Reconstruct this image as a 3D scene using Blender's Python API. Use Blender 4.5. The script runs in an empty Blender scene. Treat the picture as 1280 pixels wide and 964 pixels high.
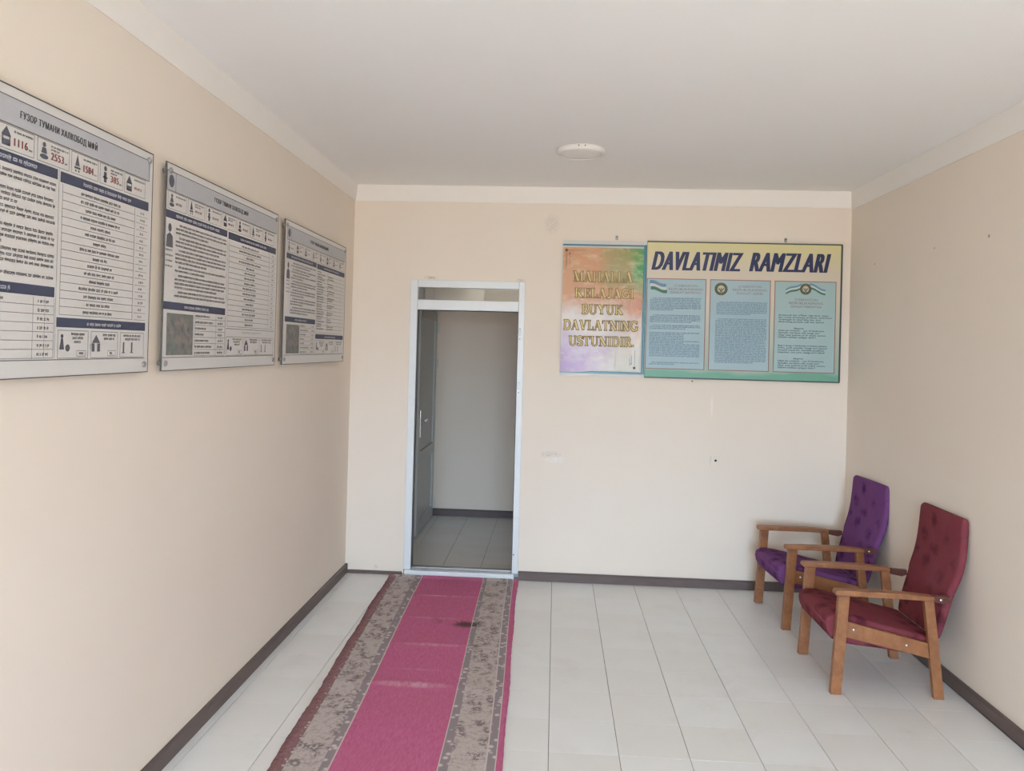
import bpy, bmesh, math, random
from mathutils import Vector, Matrix

SC = bpy.context.scene
COL = SC.collection

# ------------------------------------------------------------------ camera
F_PX, CW, CH = 973.896, 1280.0, 964.0
YAW, PITCH, ROLL = 0.05678, 0.00546, 0.0263
CAM = Vector((1.6212, -6.0877, 1.8033))
fw = Vector((-math.sin(YAW) * math.cos(PITCH), math.cos(YAW) * math.cos(PITCH), math.sin(PITCH)))
rt = Vector((math.cos(YAW), math.sin(YAW), 0))
up = rt.cross(fw)
r2 = math.cos(ROLL) * rt + math.sin(ROLL) * up
u2 = -math.sin(ROLL) * rt + math.cos(ROLL) * up
cd = bpy.data.cameras.new('camera')
cam = bpy.data.objects.new('camera', cd)
COL.objects.link(cam)
M = Matrix.Identity(4)
for i in range(3):
    M[i][0], M[i][1], M[i][2], M[i][3] = r2[i], u2[i], -fw[i], CAM[i]
cam.matrix_world = M
cd.sensor_width = 36.0
cd.sensor_fit = 'HORIZONTAL'
cd.lens = 36.0 * F_PX / CW
cd.shift_y = -(482.0 - 430.46) / CW
cd.clip_start = 0.02
SC.camera = cam

# ------------------------------------------------------------------ world, light, exposure
SKY = (0.60, 0.87, 1.19)
GROUND = (0.42, 0.385, 0.33)
WORLD_STRENGTH = 35.0
EXPOSURE = 0.0
wd = bpy.data.worlds.new('daylight')
SC.world = wd
wd.use_nodes = True
wn, wl = wd.node_tree.nodes, wd.node_tree.links
wn.clear()
wo = wn.new('ShaderNodeOutputWorld')
wb = wn.new('ShaderNodeBackground')
wb.inputs[1].default_value = WORLD_STRENGTH
tc = wn.new('ShaderNodeTexCoord')
sx = wn.new('ShaderNodeSeparateXYZ')
rp = wn.new('ShaderNodeValToRGB')
mr = wn.new('ShaderNodeMapRange')
mr.inputs[1].default_value = -0.08
mr.inputs[2].default_value = 0.08
wl.new(tc.outputs['Generated'], sx.inputs[0])
wl.new(sx.outputs[2], mr.inputs[0])
wl.new(mr.outputs[0], rp.inputs[0])
rp.color_ramp.elements[0].color = (*GROUND, 1)
rp.color_ramp.elements[1].color = (*SKY, 1)
wl.new(rp.outputs[0], wb.inputs[0])
wl.new(wb.outputs[0], wo.inputs[0])

# the room's window, in the rear wall behind the camera
ROOM_REAR = -11.0
WIN_REAR = (0.5, 3.3, 0.55, 2.50)      # x0 x1 z0 z1
RIGHT_X = 3.850
RIGHT_SLOPE = 0.006
def right_x(y): return RIGHT_X - RIGHT_SLOPE * y
def portal(name, loc, rot, sx_, sy_):
    l = bpy.data.lights.new(name, 'AREA')
    l.shape = 'RECTANGLE'
    l.size, l.size_y = sx_, sy_
    l.cycles.is_portal = True
    o = bpy.data.objects.new(name, l)
    o.location, o.rotation_euler = loc, rot
    COL.objects.link(o)
portal('window_daylight', ((WIN_REAR[0]+WIN_REAR[1])/2, ROOM_REAR - 0.02, (WIN_REAR[2]+WIN_REAR[3])/2),
       (math.pi/2, 0, 0), WIN_REAR[1]-WIN_REAR[0], WIN_REAR[3]-WIN_REAR[2])
SC.view_settings.view_transform = 'Standard'
SC.view_settings.look = 'None'
SC.view_settings.exposure = EXPOSURE
SC.view_settings.gamma = 1.0
SC.view_settings.use_curve_mapping = False
SC.cycles.diffuse_bounces = 8
SC.cycles.max_bounces = 12
SC.cycles.caustics_reflective = False
SC.cycles.caustics_refractive = False

# ------------------------------------------------------------------ materials
def lin(c):
    o = []
    for v in c:
        v = v / 255.0
        o.append(v / 12.92 if v <= 0.04045 else ((v + 0.055) / 1.055) ** 2.4)
    return (*o, 1.0)

MATS = {}
class Nd:
    def __init__(s, name):
        s.m = bpy.data.materials.new(name)
        s.m.use_nodes = True
        s.n, s.l = s.m.node_tree.nodes, s.m.node_tree.links
        s.b = s.n['Principled BSDF']
        s.tc = s.n.new('ShaderNodeTexCoord')
    def link(s, a, b): s.l.new(a, b)
    def noise(s, scale, detail=3, rough=0.6, vec=None, stretch=None):
        t = s.n.new('ShaderNodeTexNoise')
        t.inputs['Scale'].default_value = scale
        t.inputs['Detail'].default_value = detail
        t.inputs['Roughness'].default_value = rough
        v = vec if vec is not None else s.tc.outputs['Object']
        if stretch:
            mp = s.n.new('ShaderNodeMapping')
            mp.inputs['Scale'].default_value = stretch
            s.link(v, mp.inputs[0]); v = mp.outputs[0]
        s.link(v, t.inputs['Vector'])
        return t.outputs['Fac']
    def voronoi(s, scale, stretch=None):
        t = s.n.new('ShaderNodeTexVoronoi')
        t.inputs['Scale'].default_value = scale
        v = s.tc.outputs['Object']
        if stretch:
            mp = s.n.new('ShaderNodeMapping')
            mp.inputs['Scale'].default_value = stretch
            s.link(v, mp.inputs[0]); v = mp.outputs[0]
        s.link(v, t.inputs['Vector'])
        return t.outputs['Distance']
    def rng(s, f, a, b, c=0.0, d=1.0):
        t = s.n.new('ShaderNodeMapRange')
        t.inputs[1].default_value, t.inputs[2].default_value = a, b
        t.inputs[3].default_value, t.inputs[4].default_value = c, d
        s.link(f, t.inputs[0]); return t.outputs[0]
    def math(s, op, a, b):
        t = s.n.new('ShaderNodeMath'); t.operation = op
        for i, v in enumerate((a, b)):
            if isinstance(v, (int, float)): t.inputs[i].default_value = v
            else: s.link(v, t.inputs[i])
        return t.outputs[0]
    def mix(s, fac, a, b):
        t = s.n.new('ShaderNodeMix'); t.data_type = 'RGBA'
        if isinstance(fac, (int, float)): t.inputs[0].default_value = fac
        else: s.link(fac, t.inputs[0])
        for i, v in ((6, a), (7, b)):
            if isinstance(v, tuple): t.inputs[i].default_value = lin(v) if len(v) == 3 else v
            else: s.link(v, t.inputs[i])
        return t.outputs[2]
    def xyz(s):
        t = s.n.new('ShaderNodeSeparateXYZ'); s.link(s.tc.outputs['Object'], t.inputs[0]); return t.outputs
    def spot(s, axes, c, r, soft=0.6):
        """soft-edged ellipse mask around c in two object axes"""
        o = s.xyz()
        d = None
        for a, cc, rr in zip(axes, c, r):
            v = s.math('MULTIPLY', s.math('SUBTRACT', o[a], cc), 1.0 / rr)
            v = s.math('MULTIPLY', v, v)
            d = v if d is None else s.math('ADD', d, v)
        return s.rng(d, 1.0, soft * soft, 0.0, 1.0)
    def color(s, c):
        if isinstance(c, tuple): s.b.inputs['Base Color'].default_value = lin(c)
        else: s.link(c, s.b.inputs['Base Color'])
    def bump(s, f, strength=0.2, dist=0.002):
        t = s.n.new('ShaderNodeBump')
        t.inputs['Strength'].default_value, t.inputs['Distance'].default_value = strength, dist
        s.link(f, t.inputs['Height']); s.link(t.outputs[0], s.b.inputs['Normal'])
    def done(s, rough=0.6, spec=0.4, metal=0.0):
        s.b.inputs['Roughness'].default_value = rough
        s.b.inputs['Specular IOR Level'].default_value = spec
        s.b.inputs['Metallic'].default_value = metal
        MATS[s.m.name] = s.m
        return s.m

def flat(name, c, rough=0.6, spec=0.4, metal=0.0, vary=0.06, scale=30.0):
    k = Nd(name)
    d = tuple(max(0, v * (1 - vary)) for v in c)
    k.color(k.mix(k.noise(scale), d, c))
    return k.done(rough, spec, metal)

def paint(name, c, c2, marks=(), axes=(0, 2)):
    k = Nd(name)
    big = k.rng(k.noise(0.9, 4, 0.6), 0.3, 0.7)
    col = k.mix(big, c, c2)
    for (cc, rr, mc, st) in marks:
        n = k.rng(k.noise(60, 2), 0.35, 0.6)
        f = k.math('MULTIPLY', k.math('MULTIPLY', k.spot(axes, cc, rr, 0.3), n), st)
        col = k.mix(f, col, mc)
    k.color(col)
    k.bump(k.noise(140, 3), 0.06, 0.001)
    return k.done(0.75, 0.25)

WALLC, WALLC2 = (232, 219, 204), (235, 223, 209)
paint('wall_paint', WALLC, WALLC2)
paint('wall_paint_scuffed', WALLC, WALLC2, marks=[
    ((1.563, 2.785), (0.07, 0.09), (205, 196, 186), 0.6),
    ((1.600, 0.985), (0.09, 0.03), (196, 188, 178), 0.6),
    ((1.63, 0.945), (0.10, 0.03), (240, 236, 230), 0.7),
    ((2.831, 1.40), (0.012, 0.10), (244, 240, 234), 0.8),
    ((0.62, 2.345), (0.06, 0.014), (170, 160, 150), 0.8),
    ((1.33, 2.34), (0.04, 0.012), (180, 170, 160), 0.7),
    ((0.245, 0.055), (0.02, 0.02), (190, 190, 196), 0.7)])
paint('ceiling_paint', (241, 239, 236), (243, 241, 238))
paint('cornice_paint', (238, 232, 225), (241, 236, 230))
paint('corridor_paint', (240, 224, 206), (243, 228, 211))

k = Nd('floor_tile')
rnd = k.n.new('ShaderNodeObjectInfo').outputs['Random']
c = k.mix(k.rng(k.noise(4, 4), .3, .7), (232, 233, 232), (236, 237, 237))
c = k.mix(k.math('MULTIPLY', rnd, 0.5), c, (226, 222, 216))
dirt = k.rng(k.noise(2.2, 5, .7, k.n.new('ShaderNodeNewGeometry').outputs['Position']), .55, .8)
c = k.mix(k.math('MULTIPLY', dirt, .35), c, (204, 195, 184))
k.color(c)
k.done(0.3, 0.5)
flat('grout_dark', (92, 84, 76), 0.9, 0.2)
flat('grout_pale', (176, 168, 158), 0.9, 0.2)
k = Nd('baseboard_brown'); k.color(k.mix(k.noise(8, 4, .6, None, (1, 1, 6)), (90, 77, 74), (110, 95, 91))); k.done(0.45, 0.4)
flat('baseboard_end', (70, 72, 76), 0.6)
flat('pvc_white', (226, 229, 230), 0.35, 0.5, vary=.02)
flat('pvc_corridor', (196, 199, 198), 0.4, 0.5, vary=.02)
flat('rubber_seal', (66, 72, 78), 0.7, 0.3)
flat('metal_grey', (168, 168, 168), 0.35, 0.5, 0.6)
flat('chrome', (225, 225, 225), 0.18, 0.5, 1.0)
flat('plastic_white', (232, 228, 223), 0.4, 0.4, vary=.02)
flat('diffuser', (242, 237, 232), 0.5, 0.4, vary=.02)
flat('dark_hole', (48, 42, 40), 0.9, 0.1)
flat('dark_screw', (92, 86, 82), 0.6, 0.3)

k = Nd('pane_glass')
k.n.remove(k.b)
tr = k.n.new('ShaderNodeBsdfTransparent'); tr.inputs[0].default_value = (.92, .94, .93, 1)
gl = k.n.new('ShaderNodeBsdfGlossy'); gl.inputs['Roughness'].default_value = .03
mx = k.n.new('ShaderNodeMixShader'); mx.inputs[0].default_value = .10
k.link(tr.outputs[0], mx.inputs[1]); k.link(gl.outputs[0], mx.inputs[2])
k.link(mx.outputs[0], k.n['Material Output'].inputs[0])
MATS['pane_glass'] = k.m

def wood(name, a, b):
    k = Nd(name)
    g = k.noise(14, 5, .65, None, (1, 6, 1))
    f = k.noise(90, 3, .6, None, (.25, 2, .25))
    c = k.mix(k.rng(g, .3, .7), a, b)
    c = k.mix(k.math('MULTIPLY', k.rng(f, .5, .75), .35), c, tuple(v * .7 for v in a))
    k.color(c)
    return k.done(0.42, 0.4)
wood('wood_oak', (132, 84, 54), (166, 112, 74))
wood('wood_dark', (88, 50, 44), (106, 62, 52))

def fabric(name, base, dark, light):
    k = Nd(name)
    v = k.voronoi(9.0)
    n = k.noise(22, 4, .65)
    bl = k.math('ADD', k.rng(v, .05, .6), k.rng(n, .3, .7, -.35, .35))
    c = k.mix(k.rng(bl, .20, .72), dark, base)
    c = k.mix(k.math('MULTIPLY', k.rng(k.noise(9, 3), .45, .75), .5), c, light)
    k.color(c)
    k.bump(k.noise(420, 2), .25, .001)
    return k.done(0.95, 0.08)
fabric('fabric_purple', (114, 70, 118), (74, 40, 88), (122, 82, 124))
fabric('fabric_red', (128, 62, 70), (90, 40, 50), (132, 76, 80))

# ------------------------------------------------------------------ mesh helpers
class MB:
    def __init__(s): s.bm = bmesh.new()
    def poly(s, pts):
        vs = [s.bm.verts.new(p) for p in pts]
        try: s.bm.faces.new(vs)
        except ValueError: pass
        return s
    def box(s, x0, x1, y0, y1, z0, z1):
        v = [s.bm.verts.new(p) for p in ((x0,y0,z0),(x1,y0,z0),(x1,y1,z0),(x0,y1,z0),(x0,y0,z1),(x1,y0,z1),(x1,y1,z1),(x0,y1,z1))]
        for f in ((0,3,2,1),(4,5,6,7),(0,1,5,4),(1,2,6,5),(2,3,7,6),(3,0,4,7)):
            s.bm.faces.new([v[i] for i in f])
        return s
    def prism_y(s, prof, y0, y1):
        """extrude an (x,z) outline along y"""
        n = len(prof)
        a = [s.bm.verts.new((p[0], y0, p[1])) for p in prof]
        b = [s.bm.verts.new((p[0], y1, p[1])) for p in prof]
        s.bm.faces.new(a); s.bm.faces.new(b[::-1])
        for i in range(n):
            s.bm.faces.new((a[i], b[i], b[(i+1) % n], a[(i+1) % n]))
        return s
    def rings(s, rings, cap=True):
        vs = [[s.bm.verts.new(p) for p in r] for r in rings]
        n = len(rings[0])
        for a, b in zip(vs, vs[1:]):
            for i in range(n):
                s.bm.faces.new((a[i], a[(i+1) % n], b[(i+1) % n], b[i]))
        if cap:
            s.bm.faces.new(vs[0][::-1]); s.bm.faces.new(vs[-1])
        return s
    def lathe(s, prof, c=(0,0,0), axis='z', n=32):
        """prof: list of (radius, height)"""
        rs = []
        for r, h in prof:
            ring = []
            for i in range(n):
                a = 2 * math.pi * i / n
                p = (r*math.cos(a), r*math.sin(a), h)
                if axis == 'y': p = (p[0], h, p[1])
                if axis == 'x': p = (h, p[0], p[1])
                ring.append((p[0]+c[0], p[1]+c[1], p[2]+c[2]))
            rs.append(ring)
        return s.rings(rs)
    def bevel(s, w, seg=2):
        bmesh.ops.remove_doubles(s.bm, verts=s.bm.verts[:], dist=1e-6)
        bmesh.ops.bevel(s.bm, geom=s.bm.edges[:], offset=w, segments=seg, profile=.6, affect='EDGES', clamp_overlap=True)
        return s
    def mesh(s, name, smooth=False):
        bmesh.ops.recalc_face_normals(s.bm, faces=s.bm.faces[:])
        me = bpy.data.meshes.new(name)
        s.bm.to_mesh(me); s.bm.free()
        if smooth:
            for p in me.polygons: p.use_smooth = True
        return me
    def build(s, name, mat, parent=None, smooth=False, loc=None):
        me = s.mesh(name, smooth)
        me.materials.append(MATS[mat])
        o = bpy.data.objects.new(name, me)
        COL.objects.link(o)
        if parent: o.parent = parent
        if loc: o.location = loc
        return o

def empty(name, loc=(0,0,0), rz=0.0):
    o = bpy.data.objects.new(name, None)
    o.location, o.rotation_euler = loc, (0, 0, rz)
    o.empty_display_size = .1
    COL.objects.link(o)
    return o
def tag(o, label, cat, group=None):
    o['label'], o['category'] = label, cat
    if group: o['group'] = group
    return o
def struct(o, label=None):
    o['kind'] = 'structure'
    if label: o['label'] = label
    return o

# ------------------------------------------------------------------ room shell
HC, HB = 3.073, 2.943            # ceiling, underside of the white band
T = 0.315                        # floor tile
GX, GY = 1.6334, 0.6882          # a grid corner
DX0, DX1, DZ1 = 0.466, 1.368, 2.326   # door frame outside
WT = 0.14                        # back wall thickness
Y_TILES = -5.95

def xr(y): return right_x(y)
# left wall
struct(MB().box(-.2, 0, ROOM_REAR-.2, WT, 0, HC).build('wall_left', 'wall_paint'), 'cream painted wall with three notice boards')
# right wall
def right_piece(mb, y0, y1, z0, z1):
    prof = [(xr(y0), y0), (xr(y0)+.2, y0), (xr(y1)+.2, y1), (xr(y1), y1)]
    mb.rings([[(p[0], p[1], z0) for p in prof], [(p[0], p[1], z1) for p in prof]])
w = MB()
right_piece(w, ROOM_REAR-.2, 0.0, 0, HC)
wall_right = struct(w.build('wall_right', 'wall_paint'), 'cream painted wall behind the two armchairs')
# back wall with door opening
w = MB()
w.box(0, DX0, 0, WT, 0, HC).box(DX1, xr(0)+.2, 0, WT, 0, HC).box(DX0, DX1, 0, WT, DZ1, HC)
wall_back = struct(w.build('wall_back', 'wall_paint_scuffed'), 'cream end wall with the open doorway')
# rear wall with window
w = MB()
x1 = xr(ROOM_REAR)
w.box(0, WIN_REAR[0], ROOM_REAR-.2, ROOM_REAR, 0, HC).box(WIN_REAR[1], x1, ROOM_REAR-.2, ROOM_REAR, 0, HC)
w.box(WIN_REAR[0], WIN_REAR[1], ROOM_REAR-.2, ROOM_REAR, 0, WIN_REAR[2]).box(WIN_REAR[0], WIN_REAR[1], ROOM_REAR-.2, ROOM_REAR, WIN_REAR[3], HC)
struct(w.build('wall_rear', 'wall_paint'))
struct(MB().box(-.2, xr(ROOM_REAR)+.2, ROOM_REAR-.2, WT, HC, HC+.2).build('ceiling', 'ceiling_paint'), 'plain white painted ceiling')

# white band under the ceiling
for i, (m, lab) in enumerate((
        (MB().box(.002, xr(0)-.002, -.006, -.0005, HB, HC-.0005), 'white band under the ceiling on the end wall'),
        (MB().rings([[(.0005, y, HB), (.006, y, HB), (.022, y, HC-.0005), (.0005, y, HC-.0005)] for y in (ROOM_REAR+.001, -.006)]), 'white band under the ceiling on the left wall'),
        (MB().rings([[(xr(y)-.0005, y, HB-.012), (xr(y)-.006, y, HB-.012), (xr(y)-.008, y, HC-.0005), (xr(y)-.0005, y, HC-.0005)] for y in (ROOM_REAR+.001, -.006)]), 'white band under the ceiling on the right wall'))):
    struct(m.build('trim_%d' % (i+1), 'cornice_paint'), lab)

# windows behind the camera
def window(name, c, rz, wd_, z0, z1):
    r = struct(empty(name, c, rz))
    h, f = wd_/2, .06
    for a, b, p, q_ in ((-h, -h+f, z0, z1), (h-f, h, z0, z1), (-h+f, h-f, z0, z0+f), (-h+f, h-f, z1-f, z1), (-f/2, f/2, z0+f, z1-f)):
        MB().box(a, b, -.15, -.09, p, q_).build('window_frame', 'pvc_white', r)
    MB().box(-h+.01, h-.01, -.09, .16, z0-.035, z0-.002).build('window_sill', 'plastic_white', r)
window('window_1', ((WIN_REAR[0]+WIN_REAR[1])/2, ROOM_REAR, 0), 0, WIN_REAR[1]-WIN_REAR[0], WIN_REAR[2], WIN_REAR[3])

# floor: slab with tiles laid on it, dark joints lengthwise, pale ones across
floor = struct(MB().box(-.2, xr(ROOM_REAR)+.2, ROOM_REAR-.2, 0.02, -.1, -.004).build('floor', 'grout_dark'), 'floor of square pale ceramic tiles')
def tile_mesh(x0, x1, y0, y1):
    b = .0012
    m = MB()
    m.rings([[(x0,y0,-.0045),(x1,y0,-.0045),(x1,y1,-.0045),(x0,y1,-.0045)],
             [(x0,y0,-b),(x1,y0,-b),(x1,y1,-b),(x0,y1,-b)],
             [(x0+b,y0+b*.5,0),(x1-b,y0+b*.5,0),(x1-b,y1-b*.5,0),(x0+b,y1-b*.5,0)]])
    me = m.mesh('tile'); me.materials.append(MATS['floor_tile']); return me
tcache = {}
def lay_tiles(parent, xa, xb, ya, yb, gx, gy):
    GXW, GYW = .0026, .0008
    i0, i1 = math.floor((xa-gx)/T), math.ceil((xb-gx)/T)
    j0, j1 = math.floor((ya-gy)/T), math.ceil((yb-gy)/T)
    for i in range(i0, i1):
        for j in range(j0, j1):
            x0, x1 = max(xa, gx+i*T+GXW/2), min(xb, gx+(i+1)*T-GXW/2)
            y0, y1 = max(ya, gy+j*T+GYW/2), min(yb, gy+(j+1)*T-GYW/2)
            if x1-x0 < .012 or y1-y0 < .012: continue
            key = (round(x1-x0, 4), round(y1-y0, 4))
            if key not in tcache: tcache[key] = tile_mesh(-(x1-x0)/2, (x1-x0)/2, -(y1-y0)/2, (y1-y0)/2)
            o = bpy.data.objects.new('tile', tcache[key])
            o.location = ((x0+x1)/2, (y0+y1)/2, 0)
            COL.objects.link(o); o.parent = parent
lay_tiles(floor, 0.001, RIGHT_X-.001, Y_TILES, -.001, GX, -GY)
# plain floor behind the photographer
o = MB().box(0.001, RIGHT_X, ROOM_REAR, Y_TILES-.001, -.0045, 0).build('floor_rear', 'floor_tile', floor)

# skirting
def skirt(name, pts, h, th, mat='baseboard_brown', lab=None):
    """pts: (x,y) wall line, two points; thickness to the left of the direction"""
    a, b = Vector(pts[0]), Vector(pts[1])
    d = (b-a).normalized(); n = Vector((-d.y, d.x))
    prof = [(.0005, 0.0003), (th, .0003), (th, h-.012), (th*.5, h), (.0005, h)]
    rs = [[(p.x+n.x*q_[0], p.y+n.y*q_[0], q_[1]) for q_ in prof] for p in (a, b)]
    return struct(MB().rings(rs).build(name, mat), lab)
skirt('baseboard_left', ((0, -.012), (0, ROOM_REAR)), .071, .020, lab='brown skirting along the left wall')
skirt('baseboard_right', ((xr(ROOM_REAR), ROOM_REAR), (xr(0), -.021)), .069, .020, lab='dark skirting along the right wall')
skirt('baseboard_back_right', ((xr(0)-.001, 0), (DX1+.003, 0)), .069, .020, lab='dark skirting right of the doorway')
skirt('baseboard_back_left', ((DX0-.01, 0), (.022, 0)), .026, .018, lab='low brown strip left of the doorway')
MB().box(.001, .021, -.0115, -.0015, .001, .072).build('baseboard_end', 'baseboard_end', bpy.data.objects['baseboard_left'])

# ------------------------------------------------------------------ corridor beyond the doorway
CX0, CX1, CY1 = 0.305, 3.3, 2.20
CHC = 2.75
struct(MB().box(CX0-.15, CX0, WT, CY1+.15, 0, CHC).build('wall_corridor_left', 'corridor_paint'))
struct(MB().box(CX0, CX1, CY1, CY1+.15, 0, CHC).build('wall_corridor_back', 'corridor_paint'), 'shaded plain wall seen through the doorway')
struct(MB().box(CX1, CX1+.15, WT, CY1+.15, 0, CHC).build('wall_corridor_right', 'corridor_paint'))
struct(MB().box(CX0-.15, CX1+.15, WT, CY1+.15, CHC, CHC+.15).build('ceiling_corridor', 'ceiling_paint'))
cf = struct(MB().box(CX0-.15, CX1+.15, .021, CY1+.15, -.1, -.004).build('floor_corridor', 'grout_dark'), 'tiled corridor floor seen through the doorway')
lay_tiles(cf, CX0+.001, CX1-.001, .03, CY1-.001, .734, .1)
skirt('baseboard_corridor', ((CX1, CY1), (CX0+.001, CY1)), .075, .02, lab='dark skirting at the corridor wall')

# corridor side door
d2 = struct(empty('door_2', (CX0, 0, 0)), 'white panelled plastic door at the side of the corridor')
ya, yb, zt = 1.16, 2.19, 2.165
for a, b, p, q_ in ((ya-.06, ya, 0.001, zt+.06), (yb-.045, yb, 0.001, zt+.06), (ya, yb-.045, zt, zt+.06)):
    MB().box(.001, .03, a, b, p, q_).build('door_frame', 'pvc_corridor', d2)
la, lb = ya+.004, yb-.049
leaf = empty('door_leaf', (0, 0, 0)); leaf.parent = d2
for a, b, p, q_ in ((la, la+.1, .012, zt-.004), (lb-.1, lb, .012, zt-.004), (la+.1, lb-.1, .012, .13), (la+.1, lb-.1, zt-.1, zt-.004), (la+.1, lb-.1, .70, .80)):
    MB().box(.004, .05, a, b, p, q_).bevel(.004, 1).build('leaf_rail', 'pvc_corridor', leaf)
for p, q_ in ((.13, .70), (.80, zt-.1)):
    MB().box(.008, .034, la+.1005, lb-.1005, p+.0005, q_-.0005).build('leaf_panel', 'pvc_corridor', leaf)
h = MB().box(.0505, .058, la+.03, la+.065, .94, 1.2).bevel(.003).build('handle_plate', 'chrome', leaf)
MB().rings([[(x, la+.047+.009*math.cos(t), 1.10+.009*math.sin(t)) for t in [i*math.pi/4 for i in range(8)]] for x in (.0585, .10)]).build('door_handle', 'chrome', leaf)
MB().box(.088, .104, la+.0475, la+.17, 1.09, 1.112).bevel(.005).build('door_handle', 'chrome', leaf)
for z in (.14, 1.62, 2.0):
    MB().lathe([(.010, z-.05), (.010, z+.05)], (.055, lb+.006, 0), 'z', 10).build('hinge', 'pvc_white', d2)

# ------------------------------------------------------------------ main doorway: white plastic frame, transom, threshold
d1 = struct(empty('door_1', (0, 0, 0)), 'open doorway in a white plastic frame with a narrow transom')
IX0, IX1 = .523, 1.320
FY0, FY1 = -.012, .058
def part(x0, x1, y0, y1, z0, z1, n='door_frame', m='pvc_white', bv=.004):
    return MB().box(x0, x1, y0, y1, z0, z1).bevel(bv, 2).build(n, m, d1)
part(DX0, IX0, FY0, FY1, .048, DZ1, 'jamb')
part(IX1, DX1, FY0, FY1, .048, DZ1, 'jamb')
part(IX0+.0005, IX1-.0005, FY0, FY1, 2.268, DZ1, 'frame_head')
part(IX0+.0005, IX1-.0005, FY0, FY1, 2.092, 2.170, 'transom_rail')
part(DX0+.012, DX1-.03, -.035, .10, .004, .047, 'threshold')
part(IX0+.004, IX1-.004, .02, .075, .0475, .062, 'threshold_rail', 'metal_grey', .003)
MB().box(IX0+.001, IX1-.001, .018, .024, 2.171, 2.267).build('transom_pane', 'pane_glass', d1)
for x0, x1 in ((IX0+.0005, IX0+.004), (IX1-.004, IX1-.0005)):
    MB().box(x0, x1, .010, .018, .05, 2.09).build('seal', 'rubber_seal', d1)
    MB().box(x0, x1, .046, .054, .05, 2.09).build('seal', 'rubber_seal', d1)
MB().box(IX0+.004, IX1-.004, .010, .030, 2.0855, 2.0915).build('seal', 'rubber_seal', d1)
# plastered reveal behind the frame
part(DX0+.001, IX0-.006, FY1+.001, WT, .001, DZ1-.001, 'reveal', 'pvc_corridor', .001)
part(IX1+.006, DX1-.001, FY1+.001, WT, .001, DZ1-.001, 'reveal', 'pvc_corridor', .001)
part(IX0-.005, IX1+.005, FY1+.001, WT, 2.275, DZ1-.001, 'reveal', 'pvc_corridor', .001)
for z in (1.935, 1.516):
    MB().box(1.330, 1.342, FY0-.006, FY0-.0003, z-.03, z+.03).bevel(.002, 1).build('strike_plate', 'metal_grey', d1)
    MB().lathe([(.004, FY0-.004), (.004, FY0-.0004)], (1.336, 0, z-.055), 'y', 10).build('screw', 'dark_screw', d1)
MB().lathe([(.005, FY0-.003), (.005, FY0-.0004)], (1.331, 0, .197), 'y', 10).build('screw', 'dark_screw', d1)

# ------------------------------------------------------------------ runner rug
k = Nd('rug_pink')
c = k.mix(k.rng(k.noise(220, 3, .6, None, (1, .12, 1)), .3, .7), (184, 94, 131), (206, 118, 155))
c = k.mix(k.rng(k.noise(3, 3), .35, .7, 0, .35), c, (188, 108, 132))
wr = k.rng(k.noise(45, 3, .6, None, (1, .3, 1)), .3, .65)
for (cx_, cy_, rx_, ry_, st) in ((.90, -.50, .26, .022, .55), (.86, -.96, .20, .018, .4), (.92, -1.42, .24, .03, .55), (.88, -1.78, .2, .015, .2), (.90, -1.98, .24, .045, .7)):
    c = k.mix(k.math('MULTIPLY', k.math('MULTIPLY', k.spot((0, 1), (cx_, cy_), (rx_, ry_), .1), wr), st), c, (222, 184, 198))
stn = k.rng(k.noise(55, 3, .7, None, (1, .5, 1)), .38, .56)
stn = k.math('MAXIMUM', stn, k.spot((0, 1), (1.085, -1.045), (.09, .05), .5))
sm = k.math('MAXIMUM', k.spot((0, 1), (1.085, -1.045), (.12, .075), .35), k.math('MULTIPLY', k.spot((0, 1), (.90, -1.0), (.07, .08), .1), .4))
c = k.mix(k.math('MULTIPLY', k.math('MULTIPLY', sm, stn), .9), c, (84, 66, 58))
k.color(c); k.bump(k.noise(500, 2), .4, .002); k.done(.95, .1)
k = Nd('rug_edge_brown'); k.color(k.mix(k.rng(k.noise(60, 3), .3, .7), (136, 98, 102), (162, 124, 128))); k.bump(k.noise(500, 2), .4, .002); k.done(.95, .1)
k = Nd('rug_cream'); k.color(k.mix(k.rng(k.voronoi(38), .15, .4), (206, 192, 184), (140, 112, 110))); k.bump(k.noise(500, 2), .4, .002); k.done(.95, .1)
k = Nd('rug_line'); k.color((205, 190, 186)); k.done(.95, .1)
k = Nd('rug_floral')
n1 = k.rng(k.noise(34, 4, .75), .50, .60)
n2 = k.rng(k.voronoi(15, (1, .85, 1)), .55, .34)
c = k.mix(k.rng(k.noise(120, 3), .3, .7), (184, 172, 168), (202, 190, 186))
c = k.mix(k.math('MULTIPLY', n1, .45), c, (138, 122, 120))
c = k.mix(k.math('MULTIPLY', k.math('MULTIPLY', n2, k.rng(k.noise(58, 3, .6), .45, .54)), .75), c, (108, 94, 94))
stn = k.rng(k.noise(60, 3, .7), .4, .58)
c = k.mix(k.math('MULTIPLY', k.math('MULTIPLY', k.spot((0, 1), (1.12, -1.03), (.11, .08), .4), stn), .85), c, (84, 66, 58))
k.color(c); k.bump(k.noise(500, 2), .4, .002); k.done(.95, .1)
k = Nd('rug_guard')
d_ = k.rng(k.voronoi(26), .22, .42)
c = k.mix(d_, (206, 194, 192), (150, 138, 142))
c = k.mix(k.math('MULTIPLY', k.spot((0, 1), (1.11, -1.045), (.10, .055), .5), .8), c, (88, 72, 66))
k.color(c); k.bump(k.noise(500, 2), .4, .002); k.done(.95, .1)

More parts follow.
